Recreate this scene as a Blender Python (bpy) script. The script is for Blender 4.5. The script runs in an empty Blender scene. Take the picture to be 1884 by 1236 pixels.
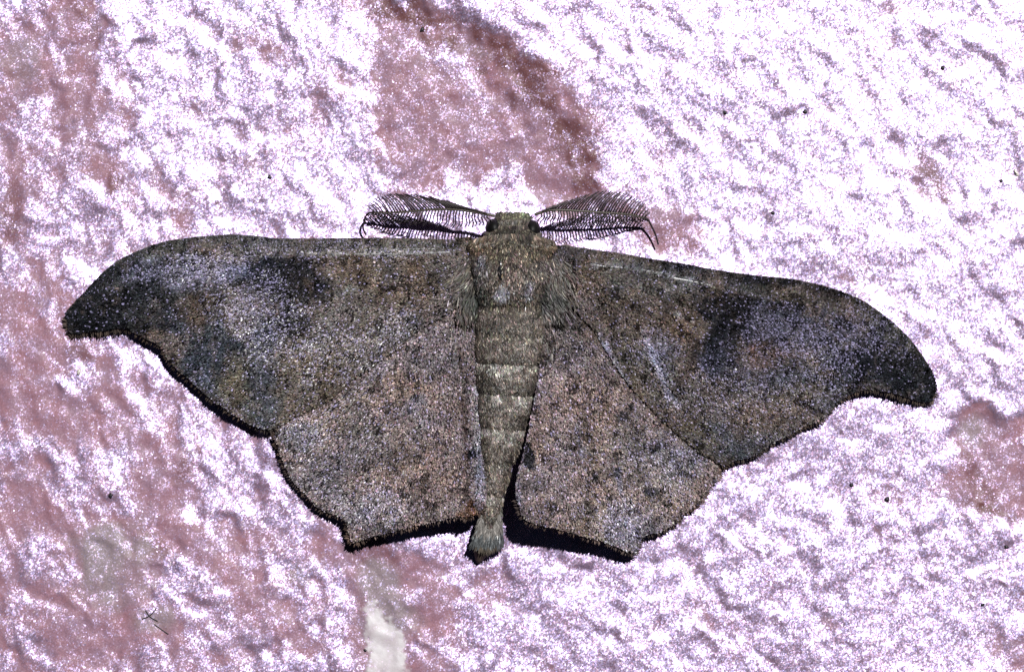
import bpy, math, numpy as np
from mathutils import Vector
from mathutils.geometry import delaunay_2d_cdt

# ---------------------------------------------------------------- scale, camera, light
S = 3.0e-5                      # metres per unit of the drawing grid (the moth spans about 5 cm)
CU, CV = 942.0, 618.0           # grid point under the lens
LENS = 100.0
D = 1884.0 * LENS / 36.0        # lens height above the ground, in grid units
scene = bpy.context.scene
coll = scene.collection
cd = bpy.data.cameras.new("camera"); cam = bpy.data.objects.new("camera", cd); coll.objects.link(cam)
cd.lens = LENS; cd.sensor_width = 36.0; cd.clip_start = 0.005; cd.clip_end = 10.0
cam.location = (0, 0, D * S)
scene.camera = cam
SUN_TILT, SUN_AZ = math.radians(32), math.radians(30)     # flash above the lens, a little to its right
sd = bpy.data.lights.new("flash", 'SUN'); sun = bpy.data.objects.new("flash", sd); coll.objects.link(sun)
sd.energy = 5.0; sd.angle = math.radians(1.5); sd.color = (1.0, 0.99, 0.985)
to_sun = Vector((math.sin(SUN_AZ) * math.sin(SUN_TILT), math.cos(SUN_AZ) * math.sin(SUN_TILT), math.cos(SUN_TILT)))
sun.rotation_euler = to_sun.to_track_quat('Z', 'Y').to_euler()
sun.location = to_sun * 0.4
w = bpy.data.worlds.new("World"); scene.world = w; w.use_nodes = True
nt = w.node_tree; sky = nt.nodes.new('ShaderNodeTexSky'); sky.sky_type = 'NISHITA'; sky.sun_disc = False
sky.sun_elevation = math.radians(90) - SUN_TILT; sky.sun_rotation = SUN_AZ
bg = nt.nodes['Background']; bg.inputs['Strength'].default_value = 0.003
nt.links.new(sky.outputs[0], bg.inputs[0])
vs = scene.view_settings; vs.view_transform = 'Standard'; vs.look = 'None'; vs.exposure = 0.3; vs.gamma = 1.0
scene.cycles.use_denoising = False
scene.cycles.max_bounces = 4
scene.cycles.sample_clamp_indirect = 3.0
rng = np.random.default_rng(7)

# ---------------------------------------------------------------- helpers
def world(u, v, h):
    k = (D - h) / D
    return np.stack([(u - CU) * k * S, -(v - CV) * k * S, h * S], -1)

def vnoise(x, y, seed=0):
    xi = np.floor(x).astype(np.int64); yi = np.floor(y).astype(np.int64)
    fx = x - xi; fy = y - yi
    fx = fx * fx * fx * (fx * (fx * 6 - 15) + 10); fy = fy * fy * fy * (fy * (fy * 6 - 15) + 10)
    def hsh(a, b):
        n = (a * 374761393 + b * 668265263 + seed * 2147483647) & 0xFFFFFFFF
        n = ((n ^ (n >> 13)) * 1274126177) & 0xFFFFFFFF
        n = ((n ^ (n >> 16)) * 2246822519) & 0xFFFFFFFF
        return ((n ^ (n >> 15)) & 0xFFFFFF) / float(0xFFFFFF)
    a = hsh(xi, yi); b = hsh(xi + 1, yi); c = hsh(xi, yi + 1); d = hsh(xi + 1, yi + 1)
    return (a + (b - a) * fx) * (1 - fy) + (c + (d - c) * fx) * fy

def fbm(x, y, wl, octs=4, seed=0, rot=0.0, stretch=1.0, gain=0.5):
    """noise of mean 0 and range about -1..1; wl = longest wavelength; stretched along the rot direction"""
    c, s = math.cos(rot), math.sin(rot)
    xr = (x * c + y * s) / (wl * stretch); yr = (-x * s + y * c) / wl
    t = 0; a = 1.0; n = 0
    for i in range(octs):
        t = t + a * (vnoise(xr * 2 ** i + 17.3 * i, yr * 2 ** i - 9.1 * i, seed + i) * 2 - 1); n += a; a *= gain
    return t / n * 1.6

def sstep(a, b, x):
    t = np.clip((x - a) / (b - a), 0, 1); return t * t * (3 - 2 * t)

def seg_dist(x, y, pts):
    best = np.full(x.shape, 1e9); side = np.zeros(x.shape)
    for (x0, y0), (x1, y1) in zip(pts[:-1], pts[1:]):
        dx, dy = x1 - x0, y1 - y0; L2 = dx * dx + dy * dy
        t = np.clip(((x - x0) * dx + (y - y0) * dy) / L2, 0, 1)
        px, py = x0 + t * dx, y0 + t * dy
        d = np.hypot(x - px, y - py); m = d < best
        best = np.where(m, d, best); side = np.where(m, np.sign(dx * (y - y0) - dy * (x - x0)), side)
    return best, side

def in_poly(x, y, poly):
    ins = np.zeros(x.shape, bool); n = len(poly)
    for i in range(n):
        x0, y0 = poly[i]; x1, y1 = poly[(i + 1) % n]
        if y0 == y1: continue
        c = ((y0 > y) != (y1 > y)) & (x < (x1 - x0) * (y - y0) / (y1 - y0) + x0)
        ins ^= c
    return ins

def catmull(P, step, closed=False):
    P = np.array(P, float); n = len(P); out = []
    rngi = range(n if closed else n - 1)
    for i in rngi:
        if closed: p0, p1, p2, p3 = P[(i - 1) % n], P[i], P[(i + 1) % n], P[(i + 2) % n]
        else: p0, p1, p2, p3 = P[max(i - 1, 0)], P[i], P[i + 1], P[min(i + 2, n - 1)]
        m = max(1, int(np.hypot(*(p2 - p1)[:2]) / step))
        for j in range(m):
            t = j / m
            out.append(0.5 * ((2 * p1) + (-p0 + p2) * t + (2 * p0 - 5 * p1 + 4 * p2 - p3) * t * t + (-p0 + 3 * p1 - 3 * p2 + p3) * t ** 3))
    if not closed: out.append(P[-1])
    return np.array(out)

class TPS:
    """smooth height through control points"""
    def __init__(s, C):
        C = np.array(C, float); s.c = C[:, :2] / 500; n = len(C)
        K = s.k(s.c, s.c) + np.eye(n) * 2e-3
        P = np.c_[np.ones(n), s.c]; A = np.block([[K, P], [P.T, np.zeros((3, 3))]])
        s.w = np.linalg.solve(A, np.r_[C[:, 2], 0, 0, 0])
    def k(s, a, b):
        r2 = ((a[:, None, :] - b[None]) ** 2).sum(-1) + 1e-12
        return 0.5 * r2 * np.log(r2)
    def __call__(s, u, v):
        u = np.asarray(u, float); p = np.c_[u.ravel(), np.asarray(v, float).ravel()] / 500
        r = s.k(p, s.c) @ s.w[:-3] + s.w[-3] + p @ s.w[-2:]
        return r.reshape(u.shape)

def blobs(x, y, L, wob=None):
    """L: (u, v, ru, rv, angle in degrees, amount) -> soft sum"""
    t = np.zeros(x.shape)
    for (u, v, ru, rv, a, amt) in L:
        c, s = math.cos(math.radians(a)), math.sin(math.radians(a))
        p = ((x - u) * c + (y - v) * s) / ru; q = (-(x - u) * s + (y - v) * c) / rv
        r = np.sqrt(p * p + q * q)
        if wob is not None: r = r + wob
        t = t + amt * (1 - sstep(0.55, 1.35, r))
    return t

def new_obj(name, me, mat, parent=None, smooth=True, **props):
    if mat is not None: me.materials.append(mat)
    if smooth: me.polygons.foreach_set('use_smooth', np.ones(len(me.polygons), bool))
    o = bpy.data.objects.new(name, me); coll.objects.link(o)
    if parent is not None: o.parent = parent
    for k, v in props.items(): o[k] = v
    return o

def raw_mesh(name, V, loops, sizes, cols=None, extra=None):
    """V (n,3); loops flat vertex indices; sizes of the polygons"""
    me = bpy.data.meshes.new(name)
    me.vertices.add(len(V)); me.vertices.foreach_set('co', np.ascontiguousarray(V, np.float32).ravel())
    me.loops.add(len(loops)); me.loops.foreach_set('vertex_index', np.ascontiguousarray(loops, np.int32))
    st = np.zeros(len(sizes), np.int32); st[1:] = np.cumsum(sizes)[:-1]
    me.polygons.add(len(sizes)); me.polygons.foreach_set('loop_start', st)
    me.update(calc_edges=True)
    if cols is not None:
        a = me.attributes.new('tint', 'FLOAT_COLOR', 'POINT')
        a.data.foreach_set('color', np.c_[cols, np.ones(len(cols))].astype(np.float32).ravel())
    for k, arr in (extra or {}).items():
        a = me.attributes.new(k, 'FLOAT', 'POINT'); a.data.foreach_set('value', np.asarray(arr, np.float32))
    return me

def tube(path, radii, sides=6, flat=1.0):
    """path: (n,3) in grid units (u, v, h); returns V (grid units), faces"""
    path = np.array(path, float); n = len(path); V = []; F = []
    T = np.gradient(path, axis=0); T /= np.linalg.norm(T, axis=1)[:, None] + 1e-9
    for i in range(n):
        up = np.array([0, 0, 1.0]); a = np.cross(T[i], up); na = np.linalg.norm(a)
        a = a / na if na > 1e-4 else np.array([1.0, 0, 0]); b = np.cross(a, T[i])
        for j in range(sides):
            th = 2 * math.pi * j / sides
            V.append(path[i] + radii[i] * (math.cos(th) * a + flat * math.sin(th) * b))
    for i in range(n - 1):
        for j in range(sides):
            k = (j + 1) % sides
            F.append((i * sides + j, i * sides + k, (i + 1) * sides + k, (i + 1) * sides + j))
    F.append(tuple(range(sides))[::-1]); F.append(tuple((n - 1) * sides + j for j in range(sides)))
    return np.array(V), F

def py_mesh(name, V, F):
    V = np.array(V, float); me = bpy.data.meshes.new(name)
    W = world(V[:, 0], V[:, 1], V[:, 2]); me.from_pydata(W.tolist(), [], [tuple(f) for f in F]); me.update()
    return me

def scales(name, u, v, ang, length, width, hfun, lift, roll, col, mat, parent, pointy=0.55, base_h=0.4, curve=0.0, gloss=None):
    """one leaf-shaped scale per entry: ang = direction in the (u, v) grid, lift = rise of its tip"""
    n = len(u); du, dv = np.cos(ang), np.sin(ang)
    prof = [(0.0, -0.28), (0.7, -0.5), (1.0, 0.0), (0.7, 0.5), (0.0, 0.28)]
    V = np.zeros((n, 5, 3))
    for i, (a, b) in enumerate(prof):
        uu = u + du * length * a - dv * width * b; vv = v + dv * length * a + du * width * b
        hh = hfun(uu, vv) + base_h + lift * a ** (1 + curve) + roll * b * width
        V[:, i] = world(uu, vv, hh)
    me = raw_mesh(name, V.reshape(-1, 3), np.arange(n * 5), np.full(n, 5), np.repeat(col, 5, 0), None if gloss is None else {'gloss': np.repeat(gloss, 5)})
    return new_obj(name, me, mat, parent, smooth=False, kind='stuff')

# ---------------------------------------------------------------- materials
def mat_new(name):
    m = bpy.data.materials.new(name); m.use_nodes = True
    t = m.node_tree; return m, t, t.nodes['Principled BSDF'], t.nodes.new, t.links.new

def math_node(t, op, a, b=None, c=None, clamp=False):
    n = t.nodes.new('ShaderNodeMath'); n.operation = op; n.use_clamp = clamp
    for i, x in enumerate((a, b, c)):
        if x is None: continue
        if isinstance(x, (int, float)): n.inputs[i].default_value = x
        else: t.links.new(x, n.inputs[i])
    return n.outputs[0]

def vec_node(t, op, a, b=None, s=None):
    n = t.nodes.new('ShaderNodeVectorMath'); n.operation = op
    for i, x in enumerate((a, b)):
        if x is None: continue
        if isinstance(x, tuple): n.inputs[i].default_value = x
        else: t.links.new(x, n.inputs[i])
    if s is not None:
        if isinstance(s, (int, float)): n.inputs['Scale'].default_value = s
        else: t.links.new(s, n.inputs['Scale'])
    return n.outputs[0]

def mix_col(t, f, a, b, mode='MIX'):
    n = t.nodes.new('ShaderNodeMix'); n.data_type = 'RGBA'; n.blend_type = mode
    for i, x in ((0, f), (6, a), (7, b)):
        if isinstance(x, (int, float)): n.inputs[i].default_value = x
        elif isinstance(x, tuple): n.inputs[i].default_value = (*x, 1)
        else: t.links.new(x, n.inputs[i])
    return n.outputs[2]

def grid_coords(t):
    g = t.nodes.new('ShaderNodeTexCoord'); return vec_node(t, 'SCALE', g.outputs['Object'], s=1.0 / S)

def noise(t, co, wl, detail=3, rough=0.5):
    n = t.nodes.new('ShaderNodeTexNoise'); n.inputs['Scale'].default_value = 1.0 / wl
    n.inputs['Detail'].default_value = detail; n.inputs['Roughness'].default_value = rough
    t.links.new(co, n.inputs['Vector']); return n

def voro(t, co, wl, feature='F1'):
    n = t.nodes.new('ShaderNodeTexVoronoi'); n.feature = feature; n.inputs['Scale'].default_value = 1.0 / wl
    t.links.new(co, n.inputs['Vector']); return n

def attr(t, name):
    n = t.nodes.new('ShaderNodeAttribute'); n.attribute_name = name; return n

def facet_normal(t, co, sizes_amps, base):
    """tiny grains each with a tilt of its own"""
    v = base
    for wl, amp in sizes_amps:
        vo = voro(t, co, wl)
        d = vec_node(t, 'SUBTRACT', vo.outputs['Color'], (0.5, 0.5, 0.5))
        v = vec_node(t, 'ADD', v, vec_node(t, 'SCALE', d, s=amp))
    return vec_node(t, 'NORMALIZE', v)

def ground_material():
    m, t, b, N, L = mat_new('glittering_glaze_over_red_plaster')
    co = grid_coords(t); geo = N('ShaderNodeNewGeometry')
    bare = attr(t, 'bare').outputs['Fac']; grey = attr(t, 'grey').outputs['Fac']; red = attr(t, 'red').outputs['Fac']
    chip = attr(t, 'chip').outputs['Fac']
    n1 = noise(t, co, 46, 5, 0.6).outputs['Fac']; n2 = noise(t, co, 9, 4, 0.65).outputs['Fac']
    n3 = noise(t, co, 3.2, 2, 0.6).outputs['Fac']
    pink = mix_col(t, math_node(t, 'MULTIPLY_ADD', n1, 2.2, -0.6, clamp=True), (0.245, 0.115, 0.138), (0.195, 0.122, 0.172))
    col = mix_col(t, red, pink, (0.085, 0.026, 0.024))
    r2 = math_node(t, 'MULTIPLY_ADD', n2, 3.2, -1.55, clamp=True)
    col = mix_col(t, math_node(t, 'MULTIPLY', r2, 0.3), col, (0.12, 0.045, 0.045))
    col = mix_col(t, grey, col, (0.185, 0.150, 0.162))
    fine = math_node(t, 'MULTIPLY_ADD', n3, 0.9, 0.55)
    col = mix_col(t, 1.0, col, fine, 'MULTIPLY')
    col = mix_col(t, chip, col, (0.50, 0.48, 0.49))
    L(col, b.inputs['Base Color'])
    b.inputs['Roughness'].default_value = 0.55; b.inputs['Specular IOR Level'].default_value = 0.35
    # matt relief
    bump = N('ShaderNodeBump'); bump.inputs['Strength'].default_value = 0.5; bump.inputs['Distance'].default_value = 1.6 * S
    L(n2, bump.inputs['Height']); L(bump.outputs[0], b.inputs['Normal'])
    # glaze full of tiny flakes
    fn = facet_normal(t, co, ((2.4, 0.5), (5.5, 0.25)), geo.outputs['Normal'])
    L(fn, b.inputs['Coat Normal'])
    fl = voro(t, co, 2.4)
    cw = math_node(t, 'SUBTRACT', 1.0, math_node(t, 'MULTIPLY', bare, 0.93), clamp=True)
    cw = math_node(t, 'MULTIPLY', cw, 0.8)
    cw = math_node(t, 'MULTIPLY', cw, math_node(t, 'SUBTRACT', 1.0, chip))
    L(cw, b.inputs['Coat Weight'])
    b.inputs['Coat Roughness'].default_value = 0.36; b.inputs['Coat IOR'].default_value = 2.0
    # hue of each flake on the gloss of the plaster itself
    hue = N('ShaderNodeValToRGB'); L(fl.outputs['Color'], hue.inputs[0])
    e = hue.color_ramp.elements; e[0].color = (0.46, 0.36, 0.80, 1); e[1].color = (0.66, 0.44, 0.80, 1)
    x = e.new(0.42); x.color = (0.72, 0.66, 0.88, 1); x = e.new(0.55); x.color = (0.50, 0.48, 0.88, 1); x = e.new(0.75); x.color = (0.80, 0.52, 0.74, 1)
    # mica-like flakes lying in the glaze
    gl = N('ShaderNodeBsdfGlossy'); gl.inputs['Roughness'].default_value = 0.49
    L(hue.outputs[0], gl.inputs['Color']); L(facet_normal(t, co, ((2.2, 0.32), (5.0, 0.17)), geo.outputs['Normal']), gl.inputs['Normal'])
    mx = N('ShaderNodeMixShader'); out = t.nodes['Material Output']
    rnd = N('ShaderNodeSeparateColor'); L(voro(t, co, 2.2).outputs['Color'], rnd.inputs[0])
    n4 = noise(t, co, 20, 4, 0.62).outputs['Fac']
    fr = math_node(t, 'SUBTRACT', 1.48, math_node(t, 'MULTIPLY', bare, 1.42))
    fr = math_node(t, 'ADD', fr, math_node(t, 'MULTIPLY_ADD', n4, 1.6, -0.8))
    fr = math_node(t, 'ADD', fr, math_node(t, 'MULTIPLY_ADD', rnd.outputs[1], 0.6, -0.36))
    fr = math_node(t, 'MAXIMUM', math_node(t, 'MULTIPLY_ADD', fr, 1.0, 0.0, clamp=True), math_node(t, 'GREATER_THAN', rnd.outputs[2], math_node(t, 'MULTIPLY_ADD', bare, 0.09, 0.89)))
    fr = math_node(t, 'MULTIPLY', fr, 0.62)
    fr = math_node(t, 'MULTIPLY', fr, math_node(t, 'SUBTRACT', 1.0, chip))
    L(fr, mx.inputs[0]); L(b.outputs[0], mx.inputs[1]); L(gl.outputs[0], mx.inputs[2]); L(mx.outputs[0], out.inputs[0])
    return m

def scale_material(name, rough=0.34, spec=0.5, sheen=0.0, mult=1.0):
    m, t, b, N, L = mat_new(name)
    a = attr(t, 'tint'); co = grid_coords(t)
    f = math_node(t, 'MULTIPLY_ADD', noise(t, co, 2.0, 2).outputs['Fac'], 0.8 * mult, 0.6 * mult)
    L(mix_col(t, 1.0, a.outputs['Color'], f, 'MULTIPLY'), b.inputs['Base Color'])
    b.inputs['Roughness'].default_value = rough; b.inputs['Specular IOR Level'].default_value = spec
    if name == 'wing_scales': L(attr(t, 'gloss').outputs['Fac'], b.inputs['Specular IOR Level'])
    return m

def plain_material(name, col, rough=0.5, spec=0.5, wl=6.0, var=0.5, bumpd=0.6, coat=0.0):
    m, t, b, N, L = mat_new(name); co = grid_coords(t)
    n = noise(t, co, wl, 4, 0.6).outputs['Fac']
    f = math_node(t, 'MULTIPLY_ADD', n, 2 * var, 1 - var)
    L(mix_col(t, 1.0, col, f, 'MULTIPLY'), b.inputs['Base Color'])
    b.inputs['Roughness'].default_value = rough; b.inputs['Specular IOR Level'].default_value = spec
    b.inputs['Coat Weight'].default_value = coat; b.inputs['Coat Roughness'].default_value = 0.08
    if bumpd:
        bp = N('ShaderNodeBump'); bp.inputs['Distance'].default_value = bumpd * S; bp.inputs['Strength'].default_value = 0.6
        L(n, bp.inputs['Height']); L(bp.outputs[0], b.inputs['Normal'])
    return m

M_ground = ground_material()
M_scale = scale_material('wing_scales')
M_fringe = scale_material('fringe_hairs', 0.6, 0.25)
M_fuzz = scale_material('body_hairs', 0.5, 0.4)
M_memb = plain_material('wing_membrane', (0.05, 0.042, 0.038), 0.6, 0.3)
M_body = plain_material('body_cuticle', (0.085, 0.075, 0.06), 0.6, 0.3)
M_vein = plain_material('pale_vein', (0.24, 0.235, 0.24), 0.32, 0.8, 5, 0.7)
M_eye = plain_material('black_eye', (0.003, 0.003, 0.003), 0.5, 0.15, 3, 0.2, 0.3)
M_ant = plain_material('dark_antenna', (0.018, 0.012, 0.013), 0.5, 0.35)
M_shaft = plain_material('antenna_shaft', (0.06, 0.05, 0.038), 0.5, 0.4)
M_gloss = plain_material('bare_thorax_plate', (0.01, 0.01, 0.012), 0.2, 0.6, 8, 0.3, 0.2)
M_grit = plain_material('dark_grit', (0.02, 0.018, 0.02), 0.5, 0.4)
M_pale = plain_material('pale_grain', (0.5, 0.47, 0.42), 0.3, 0.6)

# ---------------------------------------------------------------- the ground
def axis(lo, hi, step, far):
    core = np.arange(lo, hi + step, step); out = []; s = step; x = 0
    while x < far: s = min(s * 1.12, 60); x += s; out.append(x)
    out = np.array(out); return np.r_[(core[0] - out)[::-1], core, core[-1] + out]
gx = axis(-50, 1934, 2.6, 1500); gy = axis(-50, 1286, 2.6, 1500)
X, Y = np.meshgrid(gx, gy)
ARCH = [(690, -60), (730, 0), (790, 22), (850, 38), (900, 66), (950, 100), (985, 140), (1000, 165), (1040, 215), (1075, 250), (1085, 300), (1082, 340), (1105, 380), (1150, 430), (1160, 470), (1100, 560), (950, 600)]
PATCH = [(1750, 770), (1745, 800), (1770, 830), (1785, 880), (1800, 930), (1850, 968), (1960, 1000), (1990, 720), (1850, 765), (1790, 752)]
def ground_fields(X, Y):
    wx = X + 10 * fbm(X, Y, 60, 3, 91); wy = Y + 10 * fbm(X, Y, 60, 3, 92)
    H = 6.0 * fbm(X, Y, 420, 3, 1)
    H += 2.2 * fbm(wx, wy, 100, 3, 5, math.radians(62), 1.5)
    st = fbm(wx, wy, 27, 2, 11, math.radians(72), 1.35, 0.25)
    wsel = sstep(-.35, .35, fbm(X, Y, 230, 2, 17)); st = st * wsel + fbm(wx, wy, 30, 2, 13, math.radians(115), 1.2, 0.3) * (1 - wsel)
    H += 2.3 * st * (1 - .22 * sstep(500, 1500, X))
    H += 0.16 * fbm(X, Y, 8, 2, 21)
    d, s = seg_dist(wx, wy, ARCH)
    prof = sstep(-16, 16, d * s)                     # 0 above the arch, 1 inside it
    near = (1 - sstep(260, 520, d)) * (1 - sstep(340, 450, Y))
    H -= 8 * sstep(-34, 30, d * s + 8 * fbm(X, Y, 30, 3, 93)) * near
    inp = in_poly(wx, wy, PATCH); dp, _ = seg_dist(wx, wy, PATCH + [PATCH[0]])
    sdp = np.where(inp, dp, -dp)
    H -= 7 * sstep(-14, 30, sdp + 5 * fbm(X, Y, 24, 3, 94))
    B0 = 0.6 * sstep(-4, 14, sdp)
    # where the glaze is worn through, with the flash's falloff to the left added
    wob = 0.55 * fbm(X, Y, 70, 4, 31)
    B = B0 + blobs(X, Y, [
        (70, 110, 120, 100, 20, .85), (140, 170, 60, 50, 0, .35), (20, 420, 45, 130, 0, .55), (20, 300, 40, 50, 0, .3), (225, 345, 22, 48, -25, .6), (310, 345, 28, 60, -25, .55),
        (165, 50, 60, 60, 0, .5), (180, 230, 70, 80, 30, .4), (60, 520, 60, 70, 0, .6), (70, 640, 120, 120, 0, .85), (190, 760, 95, 90, 40, .7), (40, 760, 60, 60, 0, .5),
        (195, 1040, 110, 90, 25, .85), (90, 960, 90, 50, 0, .45), (60, 1120, 80, 60, 0, .4), (270, 1140, 60, 50, 20, .6), (360, 1010, 130, 28, 40, .55), (250, 880, 40, 70, 0, .45),
        (330, 860, 34, 60, 30, .5), (430, 960, 60, 60, 0, .35), (600, 990, 60, 60, 20, .6), (690, 1030, 80, 40, 20, .65), (745, 1110, 110, 60, 50, .85), (700, 1180, 100, 90, 0, .85),
        (790, 1180, 60, 80, 0, .65), (540, 1060, 30, 26, 0, .5), (555, 1150, 60, 50, 0, .3), (480, 1130, 90, 40, 35, .4), (350, 1190, 160, 40, 10, .4),
        (930, 130, 110, 50, 42, .75), (1040, 250, 110, 60, 60, .75), (1000, 330, 90, 60, 10, .5), (860, 80, 110, 36, 25, .8), (790, 160, 100, 60, 0, .45), (740, 230, 60, 80, 0, .35), (830, 300, 130, 70, 0, .4), (760, 330, 80, 40, 0, .45), (900, 230, 120, 90, 0, .3),
        (1180, 390, 90, 60, 20, .5), (1240, 430, 80, 52, 20, .85), (1040, 440, 90, 20, 5, .5), (690, 420, 40, 26, 0, .3),
        (1810, 860, 70, 110, -15, .95), (1870, 900, 60, 90, 0, .9), (1790, 770, 60, 30, 10, .6), (1720, 335, 22, 60, -35, .75), (1690, 300, 50, 80, -30, .25),
        (1640, 12, 34, 18, -15, .55), (1870, 100, 26, 20, -30, .5), (1640, 960, 60, 70, 20, .38), (1400, 1070, 30, 26, 0, .45), (1530, 1150, 24, 20, 0, .6), (1290, 1130, 22, 36, -35, .6),
        (1600, 1210, 60, 20, 10, .5), (1865, 1210, 60, 30, 20, .6), (860, 1070, 70, 40, 30, .35), (960, 1120, 120, 22, 8, .4), (1000, 1190, 60, 50, 0, .4), (1340, 1180, 40, 60, -30, .4),
        (440, 40, 60, 50, -30, .45), (500, 90, 30, 24, 0, .4), (570, 240, 40, 50, 10, .3), (340, 190, 40, 60, 10, .25), (1300, 20, 22, 40, 20, .3), (1340, 650, 10, 10, 0, 0),
        (1100, 60, 30, 70, 30, .25), (1580, 510, 26, 40, -40, .45)], wob)
    B += 0.16 * prof * near * (X > 690) * (Y < 420) + 0.30 * (1 - sstep(0, 560, X)) * sstep(200, 620, Y) + 0.16 * (1 - sstep(500, 1000, X)) * sstep(700, 900, Y)
    B += 0.42 * np.clip(fbm(X, Y, 150, 4, 48) + 0.12 * (X < 760), 0, 1) * (1 - .45 * sstep(900, 1300, X))
    mott = fbm(wx, wy, 36, 4, 41, math.radians(60), 1.7)
    B += 0.75 * (1 - sstep(30, 170, d + 30 * fbm(X, Y, 50, 3, 44))) * prof * near * (Y < 420)
    B = np.clip(B * (1.0 - 0.5 * np.clip(mott * 1.2, 0, 1)) + 0.16 * np.clip(-mott * 1.5 - 0.25, 0, 1) + 0.40 * np.clip(-st * 1.5 - 0.35, 0, 1) * (1 - .3 * sstep(500, 1500, X)), 0, 1)
    H -= 0.9 * B
    R = (1 - sstep(0, 60, np.abs(d * s - 14) + 34 * fbm(X, Y, 26, 4, 51))) * near * (1 - sstep(330, 400, Y)) * 0.85  # shade on the arch step, painted as dark red along its edge
    R = R + blobs(X, Y, [(1800, 880, 20, 70, -25, .55), (1840, 950, 60, 14, 25, .7), (150, 655, 26, 20, 0, .5), (20, 400, 20, 80, 0, .5), (215, 345, 12, 34, -20, .7), (340, 860, 14, 40, 20, .5), (320, 1030, 70, 12, 40, .5), (1720, 335, 14, 50, -35, .6), (690, 1020, 40, 20, 0, .4), (1245, 440, 70, 22, 30, .3), (170, 60, 60, 14, 60, .4)], wob)
    G = blobs(X, Y, [(190, 1040, 90, 70, 20, .85), (280, 1140, 40, 30, 0, .7), (40, 110, 40, 40, 0, .4), (440, 20, 50, 30, 0, .6), (730, 1120, 80, 30, 50, .45), (1780, 790, 30, 40, -30, .7), (860, 90, 40, 20, 20, .3), (700, 1160, 50, 90, 0, .4), (545, 1055, 24, 20, 0, .6)], wob)
    chip_poly = [(664, 1116), (690, 1112), (705, 1130), (715, 1150), (738, 1160), (745, 1185), (748, 1215), (742, 1260), (735, 1310), (690, 1320), (680, 1240), (678, 1190), (676, 1155), (668, 1135)]
    cx, cy = X + 9 * fbm(X, Y, 16, 4, 61, gain=.7), Y + 9 * fbm(X, Y, 16, 4, 62, gain=.7)
    ic = in_poly(cx, cy, chip_poly); dc, _ = seg_dist(cx, cy, chip_poly + [chip_poly[0]])
    C = sstep(-5, 6, np.where(ic, dc, -dc) + 4 * fbm(X, Y, 9, 3, 63)) * (0.75 + 0.25 * fbm(X, Y, 20, 3, 64))
    H += 1.5 * C
    # the moth's footing: nothing of the ground rises into it
    return H, B, np.clip(R, 0, 1), np.clip(G, 0, 1), C
H, B_, R_, G_, C_ = ground_fields(X, Y)
H -= H.max() * 0 + 6
Vg = np.stack([(X - CU) * S, -(Y - CV) * S, H * S], -1).reshape(-1, 3)
ny, nx = X.shape; I = np.arange(ny * nx).reshape(ny, nx)
q = np.stack([I[:-1, :-1], I[1:, :-1], I[1:, 1:], I[:-1, 1:]], -1).reshape(-1)
me = raw_mesh('ground', Vg, q, np.full((ny - 1) * (nx - 1), 4), None, {'bare': B_.ravel(), 'red': R_.ravel(), 'grey': G_.ravel(), 'chip': C_.ravel()})
new_obj('ground', me, M_ground, kind='structure')
def ground_h(u, v):
    h, *_ = ground_fields(np.atleast_1d(np.array(u, float)), np.atleast_1d(np.array(v, float))); return h - 6

# ---------------------------------------------------------------- the moth
moth = bpy.data.objects.new('moth', None); coll.objects.link(moth)
moth.empty_display_size = 0.01
moth['label'] = 'grey brown moth with hooked forewings spread flat, feathery antennae and a tufted tail'
moth['category'] = 'moth'

def wing_colour(u, v, base, blob_list, streaks, seed, mottled=1.0):
    col = np.tile(np.array(base), (len(u), 1))
    wob = 0.5 * fbm(u, v, 40, 4, seed)
    for (bu, bv, ru, rv, a, c, amt) in blob_list:
        k = blobs(u, v, [(bu, bv, ru, rv, a, amt)], wob)[:, None]
        k = np.clip(1.25 * k * (1 + 0.5 * fbm(u, v, 12, 3, seed + 3))[:, None], 0, 1)
        col = col * (1 - k) + np.array(c) * k
    for (pts, wd, c, amt) in streaks:
        d, _ = seg_dist(u, v, pts)
        k = np.clip(amt * (1 - sstep(wd * 0.2, wd * 1.1, d + 4 * fbm(u, v, 12, 3, seed + 5))) * (0.85 + 0.5 * fbm(u, v, 30, 3, seed + 6)), 0, 1)[:, None]
        col = col * (1 - k) + np.array(c) * k
    m = fbm(u, v, 24, 4, seed + 7)[:, None]; col = col * (1 + 0.44 * mottled * m)
    warm = fbm(u, v, 55, 3, seed + 9)[:, None]
    col = col * (1 + mottled * warm * np.array([0.10, 0.02, -0.08]))
    return np.clip(col, 0.004, 0.9)

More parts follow.
